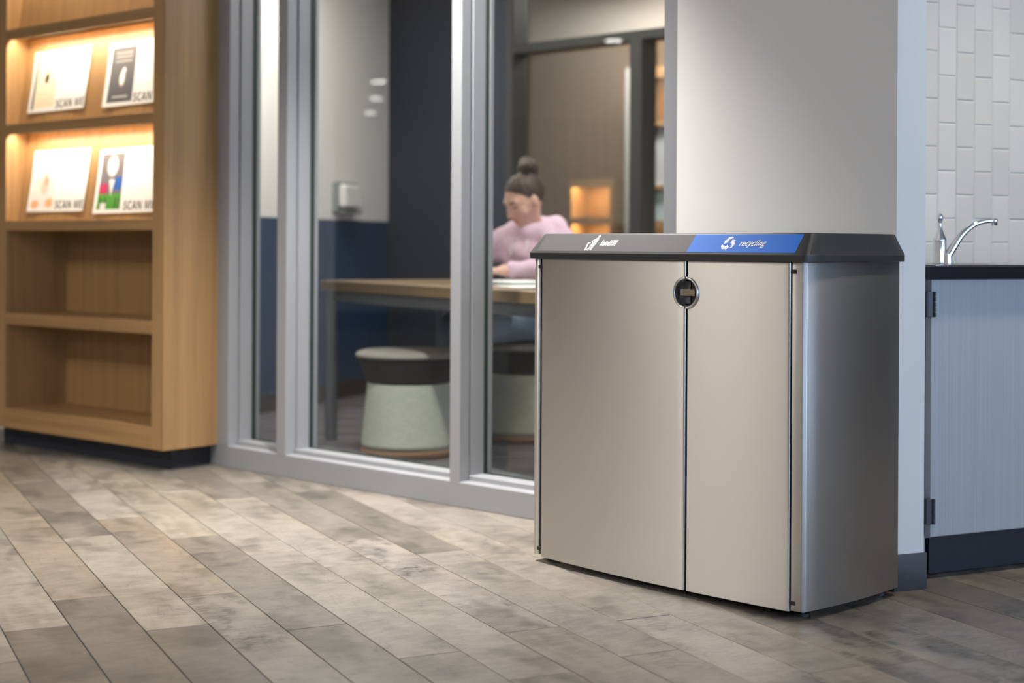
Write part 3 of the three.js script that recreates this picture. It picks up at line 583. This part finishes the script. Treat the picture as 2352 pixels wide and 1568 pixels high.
// ------------------------------------------------------------------ study room furniture
const TB = { at: [-0.9, 7.02], turn: -59 }, inTB = along(TB.at, TB.turn);
{
  const t = thing('study_table', 'long study table with a light wood edge and metal legs', 'table', TB.at, TB.turn);
  part('tabletop', uvm(span(0, 2.0, 0.705, 0.7515, -0.68, 0, 0.004), true), M.tableWood, t);
  part('apron', [span(0.05, 1.95, 0.655, 0.7045, -0.06, -0.035), span(0.05, 1.95, 0.655, 0.7045, -0.645, -0.62)], M.legMetal, t);
  for (const [x, z] of [[0.03, -0.045], [1.955, -0.045], [0.03, -0.635], [1.955, -0.635]]) part('leg', rbox(0.045, 0.698, 0.045, x, 0.355, z, 0.004), M.legMetal, t);
  const stoolShape = (name, label, at, turn) => {
    const s = thing(name, label, 'stool', at, turn, 0.0062, 'round upholstered stools in the study room');
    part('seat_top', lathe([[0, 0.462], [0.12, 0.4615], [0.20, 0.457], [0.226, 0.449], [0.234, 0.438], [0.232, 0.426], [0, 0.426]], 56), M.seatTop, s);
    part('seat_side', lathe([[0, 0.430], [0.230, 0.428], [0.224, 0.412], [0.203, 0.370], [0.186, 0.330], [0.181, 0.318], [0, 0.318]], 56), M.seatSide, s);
    part('skirt', lathe([[0, 0.322], [0.176, 0.322], [0.181, 0.312], [0.192, 0.20], [0.204, 0.06], [0.207, 0.034], [0, 0.034]], 56), M.mint, s);
    part('wooden_base', lathe([[0, 0.036], [0.207, 0.036], [0.209, 0.028], [0.205, 0.006], [0, 0.006]], 56), M.stoolWood, s);
    for (let i = 0; i < 4; i++) { const a = i * Math.PI / 2 + 0.5; part('glide', cyl(0.012, 0.012, 0.008, 0.16 * Math.cos(a), 0.004, 0.16 * Math.sin(a), 14), M.chrome, s); }
    return s;
  };
  stoolShape('stool', 'round stool with a charcoal seat and pale green skirt, nobody on it', [-0.445, 6.5], 0);
  stoolShape('stool', 'round stool with a charcoal seat under the seated person', [0.075, 7.03], 0);
  // papers under her hands
  const nb = thing('notebook', 'open notebook with white pages on the study table', 'notebook', inTB(0.93, -0.47), TB.turn + 12, 0.752);
  part('cover', rbox(0.36, 0.004, 0.25, 0, 0.002, 0, 0.001), mat([0.10, 0.22, 0.17], 0.6), nb);
  for (const s of [-1, 1]) part('pages', new RoundedBoxGeometry(0.172, 0.010, 0.238, 2, 0.003).rotateZ(-s * 0.02).translate(s * 0.088, 0.0095, 0), M.paper, nb);
  const sheet = thing('paper_sheet', 'loose white paper sheet beside the notebook', 'paper', inTB(1.32, -0.33), TB.turn - 8, 0.752);
  part('page', rbox(0.28, 0.0012, 0.21, 0, 0.0007, 0, 0.0005), M.paper, sheet);
  const wd = thing('wall_dispenser', 'white wall dispenser in a grey surround on the white study wall', 'dispenser', SWL.at, SWL.turn);
  part('surround', rbox(0.27, 0.185, 0.03, -0.60, 1.198, 0.016, 0.012), M.greyPlastic, wd);
  part('cover', rbox(0.20, 0.140, 0.055, -0.605, 1.205, 0.05, 0.02), M.whitePlastic, wd);
  part('tray', rbox(0.20, 0.012, 0.06, -0.60, 1.112, 0.05, 0.004), M.greyPlastic, wd);
  const sw = thing('switch_plate', 'white double switch plate next to the wall dispenser', 'switch', SWL.at, SWL.turn);
  part('plate', rbox(0.10, 0.115, 0.008, -0.40, 1.182, 0.0045, 0.003), M.whitePlastic, sw);
  for (const s of [-1, 1]) part('rocker', rbox(0.03, 0.065, 0.008, -0.40 + s * 0.022, 1.182, 0.011, 0.002), M.whitePlastic, sw);
}

// ------------------------------------------------------------------ the seated person
{
  const smin = (a, b, k) => { const h = Math.max(0, k - Math.abs(a - b)) / k; return Math.min(a, b) - h * h * k * 0.25; };
  const capsule = (p, a, b, ra, rb) => { const dx = b[0] - a[0], dy = b[1] - a[1], dz = b[2] - a[2], px = p[0] - a[0], py = p[1] - a[1], pz = p[2] - a[2]; const t = Math.min(1, Math.max(0, (px * dx + py * dy + pz * dz) / (dx * dx + dy * dy + dz * dz + 1e-9))); return Math.hypot(px - dx * t, py - dy * t, pz - dz * t) - (ra + (rb - ra) * t); };
  const ell = (p, c, r) => { const x = (p[0] - c[0]) / r[0], y = (p[1] - c[1]) / r[1], z = (p[2] - c[2]) / r[2], k = Math.hypot(x, y, z); return (k - 1) * Math.min(...r) * (k < 1 ? 1 : 1); };
  // mesh of the field fn inside a cube round c with half side h
  function surface(fn, c, h, res) {
    const mc = new MarchingCubes(res, new THREE.MeshBasicMaterial(), false, false, 400000); mc.isolation = 0;
    for (let z = 0; z < res; z++) for (let y = 0; y < res; y++) for (let x = 0; x < res; x++) {
      const p = [c[0] + h * (x / res * 2 - 1), c[1] + h * (y / res * 2 - 1), c[2] + h * (z / res * 2 - 1)];
      mc.field[x + y * res + z * res * res] = -fn(p);
    }
    mc.update();
    const n = mc.count, pos = new Float32Array(n * 3);
    for (let i = 0; i < n * 3; i += 3) { pos[i] = c[0] + h * mc.positionArray[i]; pos[i + 1] = c[1] + h * mc.positionArray[i + 1]; pos[i + 2] = c[2] + h * mc.positionArray[i + 2]; }
    const g = new THREE.BufferGeometry(); g.setAttribute('position', new THREE.BufferAttribute(pos, 3));
    const m = mergeVertices(g, 1e-5); m.computeVertexNormals();
    const uv = new Float32Array(m.attributes.position.count * 2); for (let i = 0; i < uv.length / 2; i++) { uv[2 * i] = m.attributes.position.getX(i) + m.attributes.position.getZ(i); uv[2 * i + 1] = m.attributes.position.getY(i); }
    m.setAttribute('uv', new THREE.BufferAttribute(uv, 2));
    return m;
  }
  const per = thing('person', 'seated person in a pale pink hoodie with dark hair in a bun, looking down', 'person', [0.145, 7.02], -33, 0.0062);
  // joints: x = her left, y up, z = the way she faces
  const hip = [0, 0.590, -0.02], waist = [0, 0.70, 0.02], chest = [0, 0.86, 0.075], neck = [0, 0.995, 0.115];
  const shL = [0.165, 0.925, 0.095], shR = [-0.165, 0.925, 0.095], elL = [0.225, 0.800, 0.27], elR = [-0.235, 0.822, 0.25], wrL = [0.07, 0.803, 0.40], wrR = [-0.085, 0.803, 0.41];
  const sw = ([x, y, z]) => [x * Math.cos(0.62) - z * Math.sin(0.62), y, x * Math.sin(0.62) + z * Math.cos(0.62)];
  const kneeL = sw([0.115, 0.525, 0.40]), kneeR = sw([-0.105, 0.525, 0.41]), anL = sw([0.12, 0.09, 0.38]), anR = sw([-0.12, 0.09, 0.36]), hpL = [0.09, 0.562, 0.0], hpR = [-0.09, 0.562, 0.0];
  const HC = [0.0, 1.118, 0.165];
  // head axes: pitched down and turned to her right
  const pitch = 0.50, yaw = -0.42, R = new THREE.Matrix4().makeRotationY(yaw).multiply(new THREE.Matrix4().makeRotationX(pitch)), Ri = R.clone().invert();
  const toHead = (p) => { const v = new THREE.Vector3(p[0] - HC[0], p[1] - HC[1], p[2] - HC[2]).applyMatrix4(Ri); return [v.x, v.y, v.z]; };
  const headField = (q) => {
    let d = ell(q, [0, 0.025, -0.012], [0.074, 0.090, 0.092]);
    d = smin(d, ell(q, [0, -0.035, 0.030], [0.056, 0.070, 0.056]), 0.05);
    d = smin(d, ell(q, [0, -0.088, 0.058], [0.024, 0.018, 0.020]), 0.03);
    d = smin(d, capsule(q, [0, 0.012, 0.082], [0, -0.026, 0.103], 0.008, 0.0115), 0.014);
    d = smin(d, capsule(q, [-0.04, 0.028, 0.068], [0.04, 0.028, 0.068], 0.010, 0.010), 0.02);
    for (const s of [-1, 1]) {
      d = -smin(-d, ell(q, [s * 0.030, 0.008, 0.088], [0.015, 0.010, 0.013]), 0.012);
      d = smin(d, ell(q, [s * 0.030, 0.007, 0.070], [0.0125, 0.0125, 0.0125]), 0.003);
      d = smin(d, ell(q, [s * 0.042, -0.024, 0.060], [0.020, 0.018, 0.016]), 0.02);
      d = smin(d, ell(q, [s * 0.078, -0.008, -0.008], [0.009, 0.030, 0.019]), 0.008);
    }
    d = smin(d, capsule(q, [-0.016, -0.055, 0.080], [0.016, -0.055, 0.080], 0.0062, 0.0062), 0.008);
    d = smin(d, capsule(q, [-0.012, -0.065, 0.079], [0.012, -0.065, 0.079], 0.0062, 0.0062), 0.006);
    return d;
  };
  const neckField = (p) => capsule(p, [0, 0.97, 0.085], [HC[0], HC[1] - 0.05, HC[2] - 0.04], 0.056, 0.050);
  const headG = surface((p) => smin(headField(toHead(p)), neckField(p), 0.03), [0, 1.10, 0.16], 0.19, 110);
  const bodyField = (p) => {
    let d = capsule(p, hip, waist, 0.115, 0.095); d = smin(d, capsule(p, waist, chest, 0.095, 0.110), 0.06); d = smin(d, capsule(p, shL, shR, 0.048, 0.048), 0.06); d = smin(d, neckField(p), 0.03);
    for (const [h, k, a] of [[hpL, kneeL, anL], [hpR, kneeR, anR]]) { d = smin(d, capsule(p, h, k, 0.075, 0.052), 0.05); d = smin(d, capsule(p, k, a, 0.05, 0.034), 0.03); d = smin(d, capsule(p, a, [a[0], 0.045, a[2] + 0.12], 0.036, 0.028), 0.03); }
    for (const [s, e, w] of [[shL, elL, wrL], [shR, elR, wrR]]) { d = smin(d, capsule(p, s, e, 0.042, 0.036), 0.03); d = smin(d, capsule(p, e, w, 0.035, 0.024), 0.02); }
    return d;
  };
  const bodyG = surface(bodyField, [0, 0.55, 0.16], 0.62, 104);
  // hands: palm, four curled fingers and a thumb, resting on the notebook
  const hand = (w, s) => {
    const dir = [-s * 0.55, -0.10, 0.83], nx = [0.83, 0, s * 0.55], at = (f, x, y) => [w[0] + dir[0] * f + nx[0] * x, w[1] + dir[1] * f + y, w[2] + dir[2] * f + nx[2] * x];
    const palmA = at(0.02, 0, 0), palmB = at(0.075, 0, 0.004), F = [];
    [[-0.030, 0.072], [-0.010, 0.082], [0.010, 0.078], [0.029, 0.062]].forEach(([x, l], i) => { const X = s * x; F.push([at(0.080, X, 0.004), at(0.080 + l * 0.45, X * 1.05, 0.010)], [at(0.080 + l * 0.45, X * 1.05, 0.010), at(0.080 + l * 0.78, X * 1.05, -0.004)], [at(0.080 + l * 0.78, X * 1.05, -0.004), at(0.080 + l * 0.92, X * 1.05, -0.018)]); });
    const th = [[at(0.030, -s * 0.030, 0), at(0.058, -s * 0.056, -0.004)], [at(0.058, -s * 0.056, -0.004), at(0.088, -s * 0.060, -0.012)]];
    const fn = (p) => {
      let d = capsule(p, w, palmA, 0.024, 0.026);
      for (const x of [-0.022, 0, 0.022]) d = smin(d, capsule(p, at(0.015, x * 0.7, 0), at(0.080, x, 0.004), 0.014, 0.013), 0.018);
      for (const [a, b] of F) d = Math.min(d, capsule(p, a, b, 0.0088, 0.0080));
      for (const [a, b] of th) d = smin(d, capsule(p, a, b, 0.0115, 0.0095), 0.008);
      return d;
    };
    return surface(fn, at(0.07, 0, 0), 0.125, 76);
  };
  const whole = [headG, bodyG, hand(wrL, 1), hand(wrR, -1)].map((g) => g.toNonIndexed());
  const skin = mergeGeometries(whole), cp = skin.attributes.position, col = new Float32Array(cp.count * 3);
  for (let i = 0; i < cp.count; i++) {
    const q = toHead([cp.getX(i), cp.getY(i), cp.getZ(i)]); let c = [0.62, 0.385, 0.30];
    if (Math.hypot(q[0], q[1], q[2]) < 0.17) {
      for (const s of [-1, 1]) {
        if (Math.hypot((q[0] - s * 0.030) / 0.0125, (q[1] - 0.006) / 0.005) < 1 && q[2] > 0.06) c = [0.16, 0.10, 0.08];
        if (Math.hypot((q[0] - s * 0.031) / 0.018, (q[1] - 0.030) / 0.004) < 1 && q[2] > 0.05) c = [0.09, 0.055, 0.04];
      }
      if (Math.hypot(q[0] / 0.021, (q[1] + 0.060) / 0.009) < 1 && q[2] > 0.06) c = [0.52, 0.22, 0.19];
    }
    col.set(c, i * 3);
  }
  skin.setAttribute('color', new THREE.BufferAttribute(col, 3));
  const body = part('body', skin, mat([1, 1, 1], 0.55, { vertexColors: true }), per);
  // hair pulled back into a bun
  const hairField = (p) => {
    const q = toHead(p);
    let d = ell(q, [0, 0.036, -0.020], [0.081, 0.090, 0.097]);
    // hairline: above the brow in front, down past the ears behind
    const line = q[2] > -0.015 ? 0.082 - (q[2] < 0.065 ? (0.065 - q[2]) * 1.1 : 0) - q[1] : -0.055 - q[1];
    d = Math.max(d, line * 0.8);
    d = smin(d, ell(q, [0.0, 0.124, -0.088], [0.050, 0.044, 0.048]), 0.012);
    d = smin(d, ell(q, [0.034, 0.140, -0.080], [0.028, 0.026, 0.030]), 0.012);
    d = smin(d, ell(q, [-0.030, 0.150, -0.108], [0.028, 0.024, 0.028]), 0.010);
    d = smin(d, capsule(q, [0, 0.080, -0.070], [0, 0.110, -0.086], 0.042, 0.038), 0.02);
    return d + 0.0018 * Math.sin(q[0] * 210 + q[1] * 60) * Math.sin(q[2] * 120);
  };
  part('hair', surface(hairField, [0, 1.17, 0.15], 0.19, 104), M.hair, per);
  // hoodie: loose shell over trunk and arms, with the hood lying on the shoulders
  const hoodField = (p) => {
    let d = capsule(p, [0, 0.60, -0.02], waist, 0.150, 0.140); d = smin(d, capsule(p, waist, chest, 0.140, 0.142), 0.08); d = smin(d, capsule(p, [0.14, 0.915, 0.09], [-0.14, 0.915, 0.09], 0.068, 0.068), 0.08);
    for (const [s, e, w] of [[shL, elL, wrL], [shR, elR, wrR]]) { d = smin(d, capsule(p, s, e, 0.062, 0.056), 0.05); d = smin(d, capsule(p, e, [e[0] + (w[0] - e[0]) * 0.93, e[1] + (w[1] - e[1]) * 0.93, e[2] + (w[2] - e[2]) * 0.93], 0.055, 0.036), 0.035); }
    // hood: a thick roll round the back and sides of the neck
    const cx = p[0] / 0.105, cz = (p[2] - 0.075) / 0.085, ring = Math.hypot((Math.hypot(cx, cz) - 1) * 0.09, p[1] - 0.995 - 0.10 * (0.075 - p[2]) ) - (0.032 + 0.020 * Math.min(1, Math.max(0, (0.10 - p[2]) / 0.12)));
    d = smin(d, ring, 0.05);
    const hole = capsule(p, [0, 0.965, 0.10], [0, 1.12, 0.125], 0.060, 0.066);
    d = Math.max(d, -hole); d = Math.max(d, 0.500 - p[1]);
    d += 0.0035 * Math.sin(p[1] * 62 + p[0] * 26 + Math.sin(p[2] * 31) * 1.5) + 0.0025 * Math.sin(p[0] * 55 - p[2] * 47);
    return d;
  };
  part('hoodie', surface(hoodField, [0, 0.80, 0.14], 0.44, 110), M.hoodie, per);
  part('drawstring', tube([[0.035, 0.955, 0.185], [0.04, 0.92, 0.205], [0.038, 0.86, 0.215]], [0.003, 0.003, 0.003], 8, 16), M.paper, per);
  part('drawstring', tube([[-0.035, 0.955, 0.185], [-0.042, 0.92, 0.205], [-0.04, 0.87, 0.215]], [0.003, 0.003, 0.003], 8, 16), M.paper, per);
  const jeansField = (p) => { let d = capsule(p, [0, 0.600, -0.02], [0, 0.64, 0], 0.130, 0.125); for (const [h, k, a] of [[hpL, kneeL, anL], [hpR, kneeR, anR]]) { d = smin(d, capsule(p, h, k, 0.086, 0.064), 0.05); d = smin(d, capsule(p, k, [a[0], 0.12, a[2]], 0.062, 0.050), 0.03); } return Math.max(d, 0.105 - p[1]); };
  part('jeans', surface(jeansField, [0, 0.42, 0.18], 0.44, 90), M.jeans, per);
  for (const a of [anL, anR]) part('shoe', surface((p) => Math.max(smin(capsule(p, [a[0], 0.055, a[2] - 0.02], [a[0], 0.040, a[2] + 0.15], 0.046, 0.040), capsule(p, [a[0], 0.05, a[2]], [a[0], 0.10, a[2] - 0.01], 0.042, 0.042), 0.03), 0.001 - p[1]), [a[0], 0.06, a[2] + 0.06], 0.17, 48), M.shoe, per);
}

// ------------------------------------------------------------------ displays in the corridor, seen through the study room
{
  const n = thing('display_case', 'lit wooden display case on the brown corridor wall', 'display case', SWB.at, SWB.turn);
  const x0 = 0.16, x1 = 0.50, y0 = 0.77, y1 = 1.365, zb = -1.798, zf = -1.60;
  part('back_panel', span(x0, x1, y0, y1, zb, zb + 0.012), M.oak, n);
  part('side_panel', span(x0 - 0.02, x0, y0 - 0.02, y1 + 0.02, zb, zf), M.oak, n); part('side_panel', span(x1, x1 + 0.02, y0 - 0.02, y1 + 0.02, zb, zf), M.oak, n);
  for (const y of [y0 - 0.02, 1.10, y1]) part('shelf', span(x0, x1, y, y + 0.02, zb, zf), M.oak, n);
  for (const y of [1.07, y1 - 0.035]) part('fascia', span(x0, x1, y, y + 0.05, zf - 0.012, zf, 0.002), M.oak, n);
  part('light_strip', span(x0 + 0.01, x1 - 0.01, y1 - 0.012, y1 - 0.002, zf - 0.04, zf - 0.02), glow([1, 0.72, 0.42], 3), n);
  const l = new THREE.RectAreaLight(lin(1, 0.7, 0.4), 120, 0.3, 0.02); l.position.set((x0 + x1) / 2, y1 - 0.014, zf - 0.03); l.rotation.x = -Math.PI / 2; l.castShadow = true; n.add(l);
  const l2 = new THREE.RectAreaLight(lin(1, 0.7, 0.4), 120, 0.3, 0.02); l2.position.set((x0 + x1) / 2, 1.086, zf - 0.03); l2.rotation.x = -Math.PI / 2; l2.castShadow = true; n.add(l2);
  part('light_strip', span(x0 + 0.01, x1 - 0.01, 1.088, 1.098, zf - 0.04, zf - 0.02), glow([1, 0.72, 0.42], 3), n);
  const cd = thing('display_card', 'white card standing in the lit corridor display case', 'card', SWB.at, SWB.turn);
  part('sheet', rbox(0.15, 0.20, 0.004, 0.245, 0.872, -1.70, 0.001), M.paper, cd); part('stand', rbox(0.08, 0.006, 0.06, 0.245, 0.7735, -1.72, 0.002), M.whitePlastic, cd);
  const b = thing('display_bookcase', 'tall pale corridor bookcase with lit oak compartments', 'bookcase', SWB.at, SWB.turn);
  part('side_panel', span(0.715, 0.775, 0, 2.12, -1.798, -1.50), mat([0.42, 0.41, 0.39], 0.6), b);
  part('side_panel', span(1.50, 1.56, 0, 2.12, -1.798, -1.50), mat([0.42, 0.41, 0.39], 0.6), b);
  part('back_panel', span(0.775, 1.50, 0.05, 2.08, -1.798, -1.78), M.oak, b);
  for (const y of [0.05, 0.56, 1.06, 1.30, 1.72, 2.08]) part('shelf', span(0.775, 1.50, y, y + 0.03, -1.78, -1.51), M.oak, b);
  for (const y of [2.078, 1.058]) {
    part('fascia', span(0.775, 1.50, y - 0.04, y + 0.03, -1.512, -1.50, 0.002), M.oak, b);
    part('light_strip', span(0.80, 1.48, y - 0.012, y - 0.001, -1.56, -1.54), glow([1, 0.74, 0.45], 3), b);
    const q = new THREE.RectAreaLight(lin(1, 0.7, 0.4), 90, 0.66, 0.02); q.position.set(1.14, y - 0.014, -1.55); q.rotation.x = -Math.PI / 2; q.castShadow = true; b.add(q);
  }
  const ps = thing('notice_sheet', 'grey printed notice standing in the corridor bookcase', 'notice', SWB.at, SWB.turn);
  part('sheet', rbox(0.34, 0.33, 0.004, 0.97, 1.503, -1.56, 0.001), mat([0.40, 0.41, 0.43], 0.7), ps);
  part('foot', rbox(0.20, 0.006, 0.08, 0.97, 1.3335, -1.58, 0.002), M.whitePlastic, ps);
  const bx = thing('storage_box', 'pale blue box on a corridor bookcase shelf', 'box', SWB.at, SWB.turn);
  part('box_body', rbox(0.30, 0.16, 0.18, 0.96, 1.1705, -1.64, 0.006), mat([0.36, 0.47, 0.50], 0.6), bx);
  part('box_lid', rbox(0.31, 0.025, 0.19, 0.96, 1.2635, -1.64, 0.005), mat([0.40, 0.51, 0.54], 0.6), bx);
}

// ------------------------------------------------------------------ lamps
function ceilingLight(label, x, z, y, turn, w, h, power, color = LAMP) {
  const t = thing('ceiling_light', label, 'ceiling light', [x, z], turn, y, 'recessed ceiling light panels');
  part('frame', [span(-w / 2 - 0.03, w / 2 + 0.03, -0.02, 0, -h / 2 - 0.03, -h / 2, 0.003), span(-w / 2 - 0.03, w / 2 + 0.03, -0.02, 0, h / 2, h / 2 + 0.03, 0.003), span(-w / 2 - 0.03, -w / 2, -0.02, 0, -h / 2, h / 2), span(w / 2, w / 2 + 0.03, -0.02, 0, -h / 2, h / 2)], M.whitePlastic, t);
  part('diffuser', span(-w / 2, w / 2, -0.008, -0.001, -h / 2, h / 2), glow(color, Math.min(power, 6)), t);
  const l = new THREE.RectAreaLight(lin(...color), power, w, h); l.position.set(0, -0.012, 0); l.rotation.x = -Math.PI / 2; l.castShadow = true; t.add(l);
}
HALL_LAMPS.forEach(([x, z, power]) => ceilingLight('white ceiling light panel over the hall floor', x, z, CEIL, -42, 1.2, 0.6, power));
DOWNLIGHTS.forEach(([x, z]) => {
  const t = thing('downlight', 'small round recessed downlight mirrored in the glass partition', 'downlight', [x, z], 0, CEIL, 'downlights of the hall');
  part('trim_ring', lathe([[0.075, -0.001], [0.095, -0.001], [0.095, -0.006], [0.075, -0.010]], 32), M.whitePlastic, t);
  part('lens', cyl(0.075, 0.075, 0.006, 0, -0.004, 0, 32), glow([1, 0.97, 0.92], 3), t);
  const l = new THREE.RectAreaLight(lin(1, 0.97, 0.92), 16, 0.14, 0.14); l.position.set(0, -0.0085, 0); l.rotation.x = -Math.PI / 2; l.castShadow = true; t.add(l);
});
SPOTS.forEach(([at, power, color, half], i) => {
  const t = thing('downlight', ['round recessed downlight over the floor before the glass partition', 'round recessed downlight over the floor before the bookcase', 'warm round recessed downlight over the kitchenette counter'][i], 'downlight', at, 0, CEIL);
  part('trim_ring', lathe([[0.075, -0.001], [0.095, -0.001], [0.095, -0.006], [0.075, -0.010]], 32), M.whitePlastic, t);
  part('lens', cyl(0.075, 0.075, 0.006, 0, -0.004, 0, 32), glow(color, 4), t);
  const l = new THREE.SpotLight(lin(...color), power, 0, half * D2R, 0.8, 2); l.position.set(0, -0.02, 0); l.target.position.set(0, -1, 0); l.castShadow = true; l.shadow.radius = 3.5; t.add(l, l.target);
});
{ const p = inGL(1.15, -1.35); ceilingLight('white ceiling light panel over the study table', p[0], p[1], 2.62, -42.68, 0.6, 0.6, 26, [1, 0.95, 0.9]); }
{ const p = inGL(-0.9, -1.3); ceilingLight('white ceiling light panel in the study room', p[0], p[1], 2.62, -42.68, 0.6, 0.6, 20, [1, 0.95, 0.88]); }
{ const p = inSWB(1.2, -1.0); ceilingLight('white ceiling light panel in the corridor', p[0], p[1], CEIL, -42.68, 1.2, 0.3, 46, [1, 0.93, 0.87]); }

renderer.render(scene, camera);
